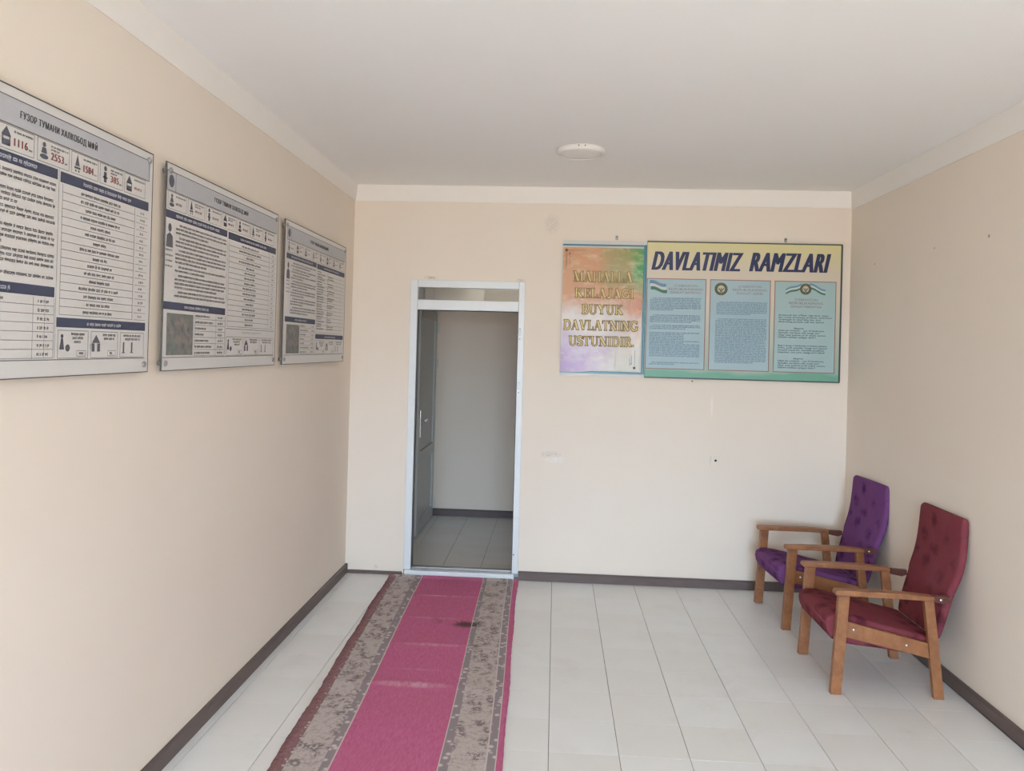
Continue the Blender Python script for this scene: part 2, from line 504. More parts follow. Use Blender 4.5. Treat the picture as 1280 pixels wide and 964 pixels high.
rug = tag(empty('runner_rug', (.9, -2.8, 0)), 'long worn pink runner rug with beige floral borders leading to the doorway', 'rug')
RT = [.366, .410, .424, .572, .622, .629, 1.102, 1.107, 1.132, 1.288, 1.295, 1.334, 1.339, 1.374]
RB = [.452, .500, .515, .664, .700, .707, 1.160, 1.165, 1.206, 1.362, 1.369, 1.404, 1.409, 1.436]
RN = [('edge_band', 'rug_edge_brown'), ('edge_band', 'rug_cream'), ('border_band', 'rug_floral'), ('guard_stripe', 'rug_guard'),
      ('woven_line', 'rug_line'), ('rug_field', 'rug_pink'), ('woven_line', 'rug_line'), ('guard_stripe', 'rug_guard'),
      ('border_band', 'rug_floral'), ('woven_line', 'rug_line'), ('guard_stripe', 'rug_guard'), ('woven_line', 'rug_line'), ('edge_band', 'rug_pink')]
rng = random.Random(3)
YS = [-.05 - i*.03 for i in range(190)]
def rug_z(x, y):
    z = .006
    for fy, hgt, wdt in ((-.50, .004, .035), (-.96, .003, .03), (-1.42, .004, .04), (-1.98, .005, .05), (-2.9, .003, .05)):
        z += hgt * math.exp(-((y-fy)/wdt)**2)
    if y > -.12: z += .012 * (1 - (-.05 - y)/.07) ** 2 if y > -.12 else 0
    return z
edge_w = [rng.uniform(-.0025, .0025) + .004*math.sin(i*.21) for i in range(len(YS))]
for bi, (nm, mt) in enumerate(RN):
    m = MB()
    nx = 8 if bi == 5 else (3 if bi in (2, 8) else 1)
    g = []
    for yi, y in enumerate(YS):
        t = (-.06 - y) / 2.77
        a, b = RT[bi] + (RB[bi]-RT[bi])*t, RT[bi+1] + (RB[bi+1]-RT[bi+1])*t
        wob = .004*math.sin(y*2.1)
        a += wob; b += wob
        if bi == 0: a += edge_w[yi]
        if bi == 12: b += .6*edge_w[-yi]
        row = [(a+(b-a)*i/nx, y, rug_z(a, y)) for i in range(nx+1)]
        if bi == 0: row = [(a, y, .0006)] + row
        if bi == 12: row = row + [(b, y, .0006)]
        g.append([m.bm.verts.new(p) for p in row])
    for r0, r1 in zip(g, g[1:]):
        for i in range(len(r0)-1):
            m.bm.faces.new((r0[i], r0[i+1], r1[i+1], r1[i]))
    o = m.build(nm, mt, rug, True)
    o.matrix_parent_inverse = Matrix.Translation(-Vector(rug.location))

# ------------------------------------------------------------------ armchairs
def rrect(hw, ht, r, n=4):
    """rounded rectangle in (a,b)"""
    r = min(r, hw*.98, ht*.98)
    pts = []
    for cx_, cy_, a0 in ((hw-r, ht-r, 0), (-hw+r, ht-r, 90), (-hw+r, -ht+r, 180), (hw-r, -ht+r, 270)):
        for i in range(n+1):
            a = math.radians(a0 + 90*i/n)
            pts.append((cx_+r*math.cos(a), cy_+r*math.sin(a)))
    return pts
def smooth_path(pts, n):
    """Catmull-Rom through tuples"""
    out = []
    for i in range(len(pts)-1):
        p0, p1, p2, p3 = pts[max(i-1, 0)], pts[i], pts[i+1], pts[min(i+2, len(pts)-1)]
        for s in range(n):
            t = s/n
            out.append(tuple(.5*((2*b)+(-a+c_)*t+(2*a-5*b+4*c_-d)*t*t+(-a+3*b-3*c_+d)*t**3) for a, b, c_, d in zip(p0, p1, p2, p3)))
    out.append(pts[-1])
    return out

def armchair(loc, rz, fab, label):
    R = tag(empty('armchair', loc, rz), label, 'armchair', 'wooden armchairs against the right wall')
    for s in (-1, 1):
        v = s*.275
        def pr(prof, vc, th, name, mat, bv=.004):
            return MB().prism_y(prof, vc-th/2, vc+th/2).bevel(bv, 2).build(name, mat, R)
        pr([(-.030, 0), (.027, 0), (.060, .5285), (.002, .5285)], v, .034, 'leg', 'wood_oak')
        pr([(.509, 0), (.562, 0), (.497, .5205), (.447, .5205)], v, .034, 'leg', 'wood_oak')
        pr([(-.016, .531), (-.021, .545), (-.014, .5585), (.10, .5600), (.35, .5555), (.492, .545), (.496, .5325), (.490, .5215), (.25, .5265)], v, .056, 'armrest', 'wood_oak', .005)
        rail = pr([(.0525, .388), (.0475, .306), (.482, .214), (.4725, .294)], v-s*.002, .026, 'side_rail', 'wood_oak', .003)
        br = pr([(.497, .5435), (.497, .512), (.56, .500), (.590, .512), (.590, .540)], v-s*.018, .03, 'back_bracket', 'wood_dark', .003)
        for (bu, bz, par, off) in ((.083, .349, rail, .0115), (.36, .279, rail, .0115), (.54, .523, br, -.0025)):
            MB().lathe([(.0085, -.001), (.0085, .002), (.006, .005), (.001, .0062)] if s > 0 else [(.0085, .001), (.0085, -.002), (.006, -.005), (.001, -.0062)],
                       (bu, v+s*off, bz), 'y', 12).build('bolt', 'chrome', par, True)
    # seat: front roll, slung belly, falls to the back
    sp = [(-.046, .372, .350), (-.041, .392, .325), (-.020, .404, .288), (.020, .409, .262), (.10, .401, .250), (.25, .368, .236), (.40, .334, .216), (.520, .308, .198), (.534, .298, .210)]
    sp = smooth_path(sp, 3)
    rings = []
    for i, (u, zt_, zb_) in enumerate(sp):
        hw = .243 if 2 < i < len(sp)-2 else .235
        if .00 < u < .06: hw = .243
        ht, zc = (zt_-zb_)/2, (zt_+zb_)/2
        rings.append([(u, a, zc+b + (.006*(1-(a/hw)**2) if b > 0 else -.008*(1-(a/hw)**2))) for a, b in rrect(hw, ht, .022)])
    MB().rings(rings).build('seat', fab, R, True)
    # backrest: reclined lower half, steeper upper half
    bp = [(.546, .300, .012, .215), (.549, .310, .018, .230), (.563, .372, .021, .240), (.585, .455, .021, .242), (.610, .545, .021, .243), (.618, .575, .021, .252), (.645, .655, .021, .258), (.662, .74, .021, .258), (.671, .84, .021, .253), (.675, .915, .020, .250), (.677, .938, .018, .244), (.678, .950, .009, .230)]
    bp = smooth_path(bp, 3)
    rings = []
    for i, (u, z, ht, hw) in enumerate(bp):
        a, b = bp[max(i-1, 0)], bp[min(i+1, len(bp)-1)]
        t = Vector((b[0]-a[0], 0, b[1]-a[1])).normalized()
        n = Vector((t.z, 0, -t.x))
        rings.append([(u+n.x*q_, p, z+n.z*q_) for p, q_ in rrect(hw, ht, .021)])
    MB().rings(rings).build('backrest', fab, R, True)
    return R
armchair((3.162, -1.532, 0), math.radians(0.0), 'fabric_red', 'dark red upholstered armchair with wooden arms, in front of the purple one')
armchair((3.160, -.573, 0), math.radians(4.0), 'fabric_purple', 'purple upholstered armchair with wooden arms, in the corner of the room')

# ------------------------------------------------------------------ ceiling lamp
L = tag(empty('ceiling_lamp', (1.747, -1.155, HC)), 'round flat white ceiling lamp, switched off', 'lamp')
MB().lathe([(.150, -.0005), (.152, -.006), (.152, -.020), (.146, -.032), (.138, -.036), (.131, -.036), (.128, -.030)], n=64).build('housing', 'plastic_white', L, True)
MB().lathe([(.1278, -.026), (.1278, -.031), (.10, -.034), (.05, -.0355), (.004, -.036)], n=64).build('diffuser', 'diffuser', L, True)
for a in (-.020, .020):
    MB().lathe([(.0042, -.1535), (.0042, -.150)], (a, 0.0012, -.013), 'y', 10).build('screw', 'dark_screw', L)

# ------------------------------------------------------------------ flat print
class Flat:
    """polygons in the plane of a board: s to the right, t up, d towards the viewer"""
    def __init__(s, d): s.m, s.d = MB(), d
    def poly(s, pts): s.m.poly([(p[0], -s.d, p[1]) for p in pts]); return s
    def rect(s, a0, b0, a1, b1): return s.poly(((a0, b0), (a1, b0), (a1, b1), (a0, b1)))
    def line(s, x0, y0, x1, y1, w):
        d = Vector((x1-x0, y1-y0)); n = Vector((-d.y, d.x)).normalized()*w/2
        return s.poly(((x0-n.x, y0-n.y), (x1-n.x, y1-n.y), (x1+n.x, y1+n.y), (x0+n.x, y0+n.y)))
    def frame(s, a0, b0, a1, b1, w):
        s.rect(a0, b0, a1, b0+w); s.rect(a0, b1-w, a1, b1); s.rect(a0, b0+w, a0+w, b1-w); s.rect(a1-w, b0+w, a1, b1-w); return s
    def disc(s, cx_, cy_, r, ry=None, n=16):
        ry = ry or r
        return s.poly([(cx_+r*math.cos(2*math.pi*i/n), cy_+ry*math.sin(2*math.pi*i/n)) for i in range(n)])
    def words(s, x0, x1, y, h, rg, fill=1.0, lo=2, hi=9):
        """a row of word-like marks, too small in the photograph to read"""
        end = x0 + (x1-x0)*fill
        x = x0
        while x < end - h:
            for _ in range(rg.randint(lo, hi)):
                lw = h*rg.uniform(.34, .62)
                if x+lw > end: break
                top = h*rg.choice((1, 1, 1, 1.35))
                bot = -h*rg.choice((0, 0, 0, 0, .3))
                q_ = rg.random()
                if q_ < .4:
                    s.rect(x, y+bot, x+lw*.42, y+top); s.rect(x+lw*.5, y+h*.35, x+lw, y+h)
                elif q_ < .7:
                    s.rect(x, y, x+lw, y+h*.38); s.rect(x, y+h*.62, x+lw, y+h)
                else:
                    s.rect(x, y, x+lw*.4, y+top); s.rect(x+lw*.6, y, x+lw, y+h)
                x += lw + h*.13
            x += h*.55
        return s
    def centred(s, x0, x1, y, h, rg, frac):
        w_ = (x1-x0)*frac; c_ = (x0+x1)/2
        return s.words(c_-w_/2, c_+w_/2, y, h, rg)
    def build(s, name, mat, parent): return s.m.build(name, mat, parent)

def text_geo(body, bold=0.0, spacing=1.0):
    cu = bpy.data.curves.new('lettering', 'FONT')
    cu.body = body; cu.offset = bold; cu.resolution_u = 3; cu.space_character = spacing
    o = bpy.data.objects.new('lettering', cu)
    COL.objects.link(o)
    bpy.context.view_layer.update()
    me = bpy.data.meshes.new_from_object(o.evaluated_get(bpy.context.evaluated_depsgraph_get()))
    vs = [(v.co.x, v.co.y) for v in me.vertices]
    fs = [tuple(p.vertices) for p in me.polygons]
    bpy.data.objects.remove(o); bpy.data.curves.remove(cu); bpy.data.meshes.remove(me)
    return vs, fs
def put_text(fl, body, x0, x1, y0, y1, bold=0.0, shear=0.0, fat=0.0, heavy=False):
    """letters fitted into a box; fat widens every stroke by overlaid copies"""
    if fat:
        for k_ in range(-2, 3):
            put_text(fl, body, x0+fat+k_*fat/2, x1-fat+k_*fat/2, y0, y1, bold, shear, 0.0, True)
            fl.d += .00002
        return
    vs, fs = text_geo(body, bold, 1.12 if heavy else 1.0)
    a0, a1 = min(v[0] for v in vs), max(v[0] for v in vs)
    b0, b1 = min(v[1] for v in vs), max(v[1] for v in vs)
    h = y1-y0
    kx = (x1-x0-shear*h)/(a1-a0); ky = h/(b1-b0)
    P = [fl.m.bm.verts.new((x0+(v[0]-a0)*kx+shear*(v[1]-b0)*ky, -fl.d, y0+(v[1]-b0)*ky)) for v in vs]
    for f in fs:
        try: fl.m.bm.faces.new([P[i] for i in f])
        except ValueError: pass

flat('board_white', (214, 210, 206), .35, .5, vary=.01)
flat('acrylic_edge', (196, 198, 196), .2, .5, vary=.02)
flat('edge_dark', (92, 88, 86), .5)
flat('ink_navy', (72, 76, 98), .5, vary=.03)
flat('ink_icon', (98, 98, 108), .5, vary=.03)
flat('ink_grey', (112, 108, 110), .5, vary=.03)
flat('ink_black', (88, 86, 90), .5, vary=.03)
flat('ink_red', (148, 90, 88), .5, vary=.03)
flat('ink_pale', (188, 188, 194), .5, vary=.02)
flat('header_grey', (188, 188, 192), .4, vary=.05, scale=3)
flat('paper_cell', (210, 207, 203), .5, vary=.01)
k = Nd('aerial_photo')
c = k.mix(k.rng(k.noise(28, 5, .7), .35, .65), (96, 106, 110), (150, 136, 128))
c = k.mix(k.rng(k.noise(9, 4), .45, .65), c, (120, 128, 118))
k.color(c); k.done(.5, .4)

def info_board(y0, wid, label, split, seed, title, nums, cells, cell_x0, lcol, photo, rows_r, title_s):
    """acrylic notice board on the left wall; s runs away from the camera"""
    rg = random.Random(seed)
    H_ = .845
    B = tag(empty('information_board', (.0, y0, 1.677), math.pi/2), label, 'notice board', 'notice boards on the left wall')
    # panel front face sits 30 mm off the wall
    MB().box(0, wid, -.030, -.025, 0, H_).build('panel', 'board_white', B)
    for a, b, p, q_ in ((0, wid, H_, H_+.004), (0, wid, -.003, 0), (-.003, 0, -.003, H_+.004), (wid, wid+.003, -.003, H_+.004)):
        MB().box(a, b, -.0312, -.024, p, q_).build('panel_edge', 'edge_dark', B)
    for a in (.028, wid-.028):
        for b in (.028, H_-.028):
            st = MB().lathe([(.010, -.0245), (.010, -.0006)], (a, 0, b), 'y', 16).build('standoff', 'metal_grey', B, True)
            MB().lathe([(.012, -.0308), (.012, -.034), (.009, -.037), (.002, -.0375)], (a, 0, b), 'y', 16).build('standoff_cap', 'metal_grey', st, True)
    D = .0308
    r0, r1 = split+.014, wid-.025
    l0, l1 = lcol, split
    # grey title strip
    Flat(D).rect(l0, .737, r1, .815).build('title_strip', 'header_grey', B)
    ln = Flat(D+.0006)
    ln.frame(l0, .735, r1, .817, .003)
    nv = Flat(D)
    nv.rect(l0, .624, l1, .656); nv.rect(r0, .620, r1, .654)
    nv.rect(l0, .250, l1, .282); nv.rect(r0, .157 if rows_r else .186, r1, .188)
    nv.build('heading_bars', 'ink_navy', B)['kind'] = 'stuff'
    ti = Flat(D+.0008)
    put_text(ti, title, title_s[0], title_s[1], .762, .794, 0, 0, .0013)
    ti.build('title_lettering', 'ink_black', B)
    wh = Flat(D+.0008)
    wh.centred(l0, l1, .634, .011, rg, .72); wh.centred(r0, r1, .631, .010, rg, .55)
    wh.centred(l0, l1, .260, .010, rg, .4); wh.centred(r0, r1, .166, .009, rg, .4)
    wh.build('bar_lettering', 'ink_pale', B)['kind'] = 'stuff'
    # row of figure cells with pictograms
    ic, tx, rd = Flat(D+.0007), Flat(D+.0008), Flat(D+.0009)
    n = len(cells)
    for i, (a, b) in enumerate(cells):
        ln.frame(a, .662, b, .733, .0016)
        ix, iw = a+.012, min(.040, (b-a)*.3)
        kind = (i + cell_x0) % 4
        if kind == 0:
            ic.poly(((ix, .700), (ix+iw, .700), (ix+iw/2, .728))); ic.rect(ix+.003, .672, ix+iw-.003, .690); ic.frame(ix+.003, .672, ix+iw-.003, .702, .004)
        elif kind == 1:
            ic.disc(ix+iw/2, .717, .008, .008, 10); ic.poly(((ix+.006, .690), (ix+iw-.006, .690), (ix+iw*.7, .708), (ix+iw*.3, .708))); ic.disc(ix+iw/2, .680, iw/2, .008, 12)
        elif kind == 2:
            ic.poly(((ix+iw*.2, .690), (ix+iw*.8, .690), (ix+iw*.5, .728))); ic.rect(ix+iw*.1, .680, ix+iw*.9, .687); ic.disc(ix+iw*.3, .673, .004, n=8); ic.disc(ix+iw*.7, .673, .004, n=8)
        else:
            ic.disc(ix+iw/2, .718, .009, .009, 10); ic.rect(ix+iw*.3, .670, ix+iw*.7, .706); ic.rect(ix+iw*.15, .684, ix+iw*.85, .690)
        tx.words(ix+iw+.012, b-.006, .716, .0058, rg)
        if i % 2: tx.words(ix+iw+.012, b-.02, .706, .0058, rg, .7)
        if i < len(nums) and nums[i]:
            put_text(rd, nums[i], ix+iw+.012, b-.028, .678, .701, 0, 0, .0014)
            tx.words(b-.024, b-.008, .678, .005, rg)
        else:
            rd.words(ix+iw+.014, b-.012, .684, .009, rg, .8, 3, 4)
    # left column: running text
    tl = l0+.004
    if photo:
        ic.disc(l0+.034, .585, .014, .018, 14); ic.poly(((l0+.006, .505), (l0+.062, .505), (l0+.058, .552), (l0+.034, .566), (l0+.010, .552)))
        for j in range(4): tx.words(l0+.004, l0+.07, .490-j*.022, .0065, rg, .9)
        tl = l0+.085
    y = .600
    while y > .298:
        cnt = rg.choice((2, 3, 3, 4))
        for j in range(cnt):
            if y < .296: break
            tx.words(tl+(.03 if j == 0 else 0), l1-.008, y, .0082, rg, rg.uniform(.45, .9) if j == cnt-1 else 1.0)
            y -= .0165
        y -= .003
    # left table
    tb = l0+.012
    if photo:
        Flat(D+.0004).rect(l0+.030, .062, l0+.262, .236).build('picture', 'aerial_photo', B)
        tb = l0+.275
    vc = l1-.10
    for j in range(7):
        yy = .248 - (j+1)*.0272
        ln.rect(tb, yy, l1, yy+.0013)
        tx.words(tb+.006, vc-.01, yy+.008, .0085, rg, rg.uniform(.4, .95))
        tx.words(vc+.022, l1-.01, yy+.008, .0085, rg, .9, 1, 3)
    ln.rect(vc, .056, vc+.0013, .247); ln.rect(tb, .056, tb+.0013, .247); ln.rect(l1-.0013, .056, l1, .247); ln.rect(vc+.055, .056, vc+.056, .247)
    # right table
    ve = r1-.09
    n = 16
    for j in range(n):
        yy = .616 - (j+1)*.0262
        ln.rect(r0+.012, yy, ve-.006, yy+.0015); ln.rect(ve+.004, yy, r1-.004, yy+.0012)
        if rows_r != 2:
            tx.centred(r0+.012, ve-.006, yy+.0085, .0085, rg, rg.choice((.2, .28, .34, .42, .55)))
            tx.words(ve+.032, r1-.02, yy+.0085, .008, rg, .9, 1, 2)
    if rows_r == 2:
        for j in range(24):
            tx.words(r0+.012, r0+.18, .600-j*.0165, .0075, rg, rg.uniform(.5, 1)); tx.words(r0+.24, r0+.42, .600-j*.0165, .0075, rg, rg.uniform(.5, 1) if j % 3 else .1)
    ln.rect(r0+.011, .196, r0+.0125, .616); ln.rect(ve-.008, .196, ve-.006, .616)
    # three boxes at the foot
    bw = (r1-r0)/3
    for j in range(3):
        a, b = r0+j*bw+.008, r0+(j+1)*bw-.008
        ln.frame(a, .056, b, .148, .0016)
        if j == 0:
            ic.disc(a+.022, .128, .007, n=10); ic.poly(((a+.010, .085), (a+.034, .085), (a+.027, .121), (a+.017, .121))); ic.disc(a+.052, .090, .012, n=12)
        elif j == 1:
            ic.poly(((a+.006, .108), (a+.054, .108), (a+.030, .136))); ic.rect(a+.006, .078, a+.022, .106); ic.rect(a+.038, .078, a+.054, .106)
        else:
            ic.rect(a+.020, .076, a+.028, .112); ic.rect(a+.075, .076, a+.083, .112); ic.rect(a+.014, .072, a+.034, .075); ic.rect(a+.069, .072, a+.089, .075)
        for q_ in range(2 if j else 3):
            tx.centred(a+.062 if j < 2 else a+.01, b-.006, .132-q_*.013, .0075, rg, (.85, .7, .5)[q_])
        if j < 2:
            ln.frame(b-.062, .062, b-.012, .082, .0013); tx.centred(b-.06, b-.014, .068, .008, rg, .5)
    ln.rect(l0, .051, r1, .0535); ln.rect(l1+.006, .056, l1+.0073, .66)
    if photo:
        ln.frame(l0, .735, l0+.075, .817, .003)
        ic.disc(l0+.038, .776, .022, .026, 18)
    ln.build('ruled_lines', 'ink_grey', B)['kind'] = 'stuff'
    ic.build('pictograms', 'ink_icon', B)['kind'] = 'stuff'
    tx.build('small_print', 'ink_black', B)['kind'] = 'stuff'
    rd.build('figures', 'ink_red', B)['kind'] = 'stuff'
    return B

TITLE = 'ҒУЗОР ТУМАНИ ХАЛКОБОД МФЙ'
info_board(-4.395, 1.262, 'white notice board with a grey title strip, nearest to the camera on the left wall', .687, 11, TITLE,
           [None, None, '1116', '2553', '1584', '385', None], [(.06, .225), (.24, .405), (.42, .572), (.586, .742), (.753, .902), (.912, 1.055), (1.065, 1.208)], 2, .02, False, 1, (.505, .893))
info_board(-3.022, 1.262, 'white notice board between the nearest and the farthest one on the left wall', .588, 12, TITLE,
           [], [(.012+.172*i, .17+.172*i) for i in range(7)], 1, .0, True, 0, (.437, .832))
info_board(-1.635, 1.300, 'white notice board closest to the doorway wall, farthest of the three', .598, 13, TITLE,
           [], [(.03+.155*i, .17+.155*i) for i in range(8)], 3, .025, True, 2, (.45, .85))

# ------------------------------------------------------------------ slogan poster on the end wall
k = Nd('poster_print')
o = k.xyz()
nz = k.noise(3.5, 4, .6)
sw = k.noise(9, 4, .6, None, (1, 1, 2.2))
u_ = k.math('ADD', k.rng(o[0], 0, .63), k.rng(nz, .3, .7, -.16, .16))
v_ = k.math('ADD', k.rng(o[2], 0, 1.0), k.rng(nz, .3, .7, -.1, .1))
c = k.mix(k.rng(v_, .46, .62), (206, 196, 190), (198, 140, 92))
c = k.mix(k.math('MULTIPLY', k.rng(u_, .45, .95), k.rng(v_, .62, .86)), c, (62, 150, 78))
c = k.mix(k.math('MULTIPLY', k.rng(u_, .6, .95), k.math('MULTIPLY', k.rng(v_, .25, .5), k.rng(v_, .75, .55))), c, (192, 120, 78))
c = k.mix(k.math('MULTIPLY', k.rng(u_, .75, .1), k.rng(v_, .42, .15)), c, (164, 128, 176))
c = k.mix(k.math('MULTIPLY', k.rng(u_, .5, 1.0), k.rng(v_, .32, .1)), c, (204, 206, 196))
c = k.mix(k.rng(sw, .52, .72, 0, .45), c, (226, 208, 168))
k.color(c); k.bump(k.noise(5, 3, .5, None, (1, 1, .4)), .5, .02); k.done(.3, .5)
flat('frame_teal', (58, 132, 148), .3, .5, vary=.15, scale=14)
flat('poster_white', (214, 210, 205), .4, vary=.02)
flat('ink_gold', (224, 202, 138), .5, vary=.08, scale=60)
flat('ink_olive', (140, 112, 58), .5, vary=.06)
flat('ink_brown', (112, 72, 48), .5)

PX, PZ = 1.652, 1.604
P = tag(empty('slogan_poster', (PX, 0, PZ)), 'colourful poster with gold lettering in a teal frame, left of the wide board', 'poster')
PW, PH = .652, 1.055
MB().box(0, PW, -.014, -.002, 0, PH).build('backing_board', 'poster_white', P)
MB().box(PW-.024, PW-.002, -.024, -.0145, .024, PH-.028).bevel(.004, 2).build('frame_strip', 'frame_teal', P)
MB().box(0.001, PW-.025, -.020, -.0145, PH-.042, PH-.030).bevel(.002, 1).build('frame_strip', 'frame_teal', P)
MB().box(0.001, PW-.025, -.020, -.0145, .024, .040).bevel(.002, 1).build('frame_strip', 'frame_teal', P)
# loose glossy sheet, slightly buckled and pulled in at the lower right
m = MB()
NX, NZ = 14, 22
g = []
for j in range(NZ+1):
    t = j/NZ
    row = []
    for i in range(NX+1):
        s = i/NX
        xl, xr_ = .006 - .002*(1-t), .633 - .026*(1-t)
        zz = .030 + .024*s*(1-t) + (.998-.030-.024*s*(1-t))*t - .004*math.sin(s*9)*(1-t)**3
        bow = .0225 + .003*math.sin(s*math.pi) + .0015*math.sin(s*11+t*5)*(1-t) + .002*math.sin(t*7+s*3)*(1-t)
        row.append(m.bm.verts.new((xl+(xr_-xl)*s, -bow, zz)))
    g.append(row)
for r0_, r1_ in zip(g, g[1:]):
    for i in range(NX): m.bm.faces.new((r0_[i], r0_[i+1], r1_[i+1], r1_[i]))
m.build('poster_sheet', 'poster_print', P, True)

# serif capitals drawn with strokes: (points, thick) on a unit height
TK, TN = .20, .085
def arc(cx_, cy_, rx_, ry_, a0, a1, n=9):
    return [(cx_+rx_*math.cos(math.radians(a0+(a1-a0)*i/n)), cy_+ry_*math.sin(math.radians(a0+(a1-a0)*i/n))) for i in range(n+1)]
def stem(x): return [([(x, 0), (x, 1)], TK), ([(x-.17, .03), (x+.17, .03)], TN), ([(x-.17, .97), (x+.17, .97)], TN)]
GL = {
 'A': (.92, [([(.12, 0), (.45, 1)], TN), ([(.42, 1), (.76, 0)], TK), ([(.24, .34), (.64, .34)], TN), ([(0, .03), (.26, .03)], TN), ([(.6, .03), (.92, .03)], TN)]),
 'B': (.78, stem(.2) + [([(.2, .96)] + arc(.42, .75, .2, .21, 90, -90) + [(.2, .54)], .13), ([(.2, .52)] + arc(.44, .28, .24, .24, 90, -90) + [(.2, .04)], .14)]),
 'D': (.90, stem(.2) + [([(.2, .96)] + arc(.4, .5, .38, .46, 90, -90, 14) + [(.2, .04)], .15)]),
 'E': (.76, stem(.2) + [([(.2, .96), (.68, .96), (.68, .74)], TN), ([(.2, .52), (.5, .52)], TN), ([(.5, .38), (.5, .66)], TN), ([(.2, .04), (.7, .04), (.7, .28)], TN)]),
 'G': (.88, [(arc(.45, .5, .36, .46, 45, 330, 18), .15), ([(.76, .98), (.76, .70)], TN), ([(.76, .08), (.76, .42)], TK*.9), ([(.58, .42), (.90, .42)], TN)]),
 'H': (.98, stem(.2) + stem(.78) + [([(.2, .5), (.78, .5)], TN)]),
 'I': (.42, stem(.21)),
 'J': (.56, [([(.34, 1), (.34, .2)] + arc(.2, .2, .14, .18, 0, -160, 7), .17), ([(.16, .97), (.52, .97)], TN)]),
 'K': (.92, stem(.2) + [([(.24, .42), (.72, .97)], TN), ([(.40, .56), (.78, .03)], TK), ([(.56, .97), (.86, .97)], TN), ([(.62, .03), (.92, .03)], TN)]),
 'L': (.74, stem(.2) + [([(.2, .04), (.68, .04), (.68, .32)], TN)]),
 'M': (1.12, [([(.16, 0), (.16, 1)], TN), ([(.16, 1), (.54, .02)], TK), ([(.54, .02), (.92, 1)], TN), ([(.92, 0), (.92, 1)], TK), ([(0, .03), (.32, .03)], TN), ([(.76, .03), (1.1, .03)], TN), ([(0, .97), (.2, .97)], TN), ([(.9, .97), (1.1, .97)], TN)]),
 'N': (.96, [([(.16, 0), (.16, 1)], TN), ([(.14, .98), (.78, .02)], TK), ([(.8, 0), (.8, 1)], TN), ([(0, .03), (.32, .03)], TN), ([(0, .97), (.22, .97)], TN), ([(.64, .97), (.96, .97)], TN)]),
 'R': (.88, stem(.2) + [([(.2, .96)] + arc(.42, .74, .22, .22, 90, -90) + [(.2, .52)], .14), ([(.42, .52), (.74, .03)], TK), ([(.62, .03), (.88, .03)], TN)]),
 'S': (.66, [(arc(.33, .74, .24, .22, 30, 250, 10) + arc(.33, .27, .26, .23, 70, -150, 10), .15), ([(.6, .98), (.6, .72)], TN), ([(.06, .02), (.06, .28)], TN)]),
 'T': (.82, [([(.41, 0), (.41, 1)], TK), ([(.24, .03), (.58, .03)], TN), ([(.04, .72), (.04, .96), (.78, .96), (.78, .72)], TN)]),
 'U': (.92, [([(.2, 1), (.2, .3)], TK), ([(.2, .34)] + arc(.47, .3, .27, .27, 180, 360, 9) + [(.74, 1)], .12), ([(.02, .97), (.38, .97)], TN), ([(.6, .97), (.9, .97)], TN)]),
 'V': (.92, [([(.16, 1), (.48, 0)], TK), ([(.46, 0), (.78, 1)], TN), ([(0, .97), (.34, .97)], TN), ([(.64, .97), (.92, .97)], TN)]),
 'Y': (.90, [([(.14, 1), (.45, .48)], TK), ([(.45, .48), (.76, 1)], TN), ([(.45, 0), (.45, .5)], TK), ([(.28, .03), (.62, .03)], TN), ([(0, .97), (.32, .97)], TN), ([(.62, .97), (.9, .97)], TN)]),
 '.': (.3, [([(.08, .02), (.08, .2)], .2)]),
}
def serif_line(fl, body, x0, x1, y0, y1, grow):
    tot = sum(GL[ch][0] + .06 for ch in body) - .06
    kx, ky = (x1-x0)/tot, y1-y0
    x = 0
    for ch in body:
        w_, st = GL[ch]
        for pts, th in st:
            for (ax, ay), (bx_, by_) in zip(pts, pts[1:]):
                A, B_ = Vector((x0+(x+ax)*kx, y0+ay*ky)), Vector((x0+(x+bx_)*kx, y0+by_*ky))
                d = B_-A
                if d.length < 1e-6: continue
                d.normalize(); n = Vector((-d.y, d.x))
                hw = th*(kx*abs(n.x)+ky*abs(n.y))/2 + grow
                e = d*(grow + (.03*ky if len(pts) > 2 else 0))
                A, B_ = A-e, B_+e
                fl.d += .000001
                fl.poly([(q_.x, q_.y) for q_ in (A-n*hw, B_-n*hw, B_+n*hw, A+n*hw)])
        x += w_ + .06
la_, lb_ = Flat(.0298), Flat(.0310)
for body, xa, xb, za, zb in (('MAHALLA', 1.742, 2.197, 2.337, 2.418), ('KELAJAGI', 1.752, 2.211, 2.213, 2.286), ('BUYUK', 1.810, 2.128, 2.087, 2.160),
                             ('DAVLATNING', 1.672, 2.245, 1.962, 2.038), ('USTUNIDIR.', 1.716, 2.226, 1.840, 1.914)):
    serif_line(la_, body, xa-PX, xb-PX, za-PZ, zb-PZ, .0024)
    serif_line(lb_, body, xa-PX, xb-PX, za-PZ, zb-PZ, -.0024)
la_.build('lettering_outline', 'ink_olive', P)['kind'] = 'stuff'
lb_.build('lettering', 'ink_gold', P)['kind'] = 'stuff'
# corner ornaments
orn = Flat(.0280)
orn.rect(.020, .965, .040, .985).rect(.050, .943, .062, .955)
for x_, z0_, z1_ in ((.026, .83, .96), (.034, .86, .96), (.056, .86, .94)): orn.rect(x_, z0_, x_+.002, z1_)
orn.rect(.030, .974, .17, .976)
orn.rect(.565, .065, .583, .083).rect(.545, .10, .553, .108)
for x_, z0_, z1_ in ((.575, .085, .21), (.552, .11, .17), (.537, .09, .15)): orn.rect(x_, z0_, x_+.002, z1_)
orn.build('corner_ornaments', 'ink_brown', P)['kind'] = 'stuff'

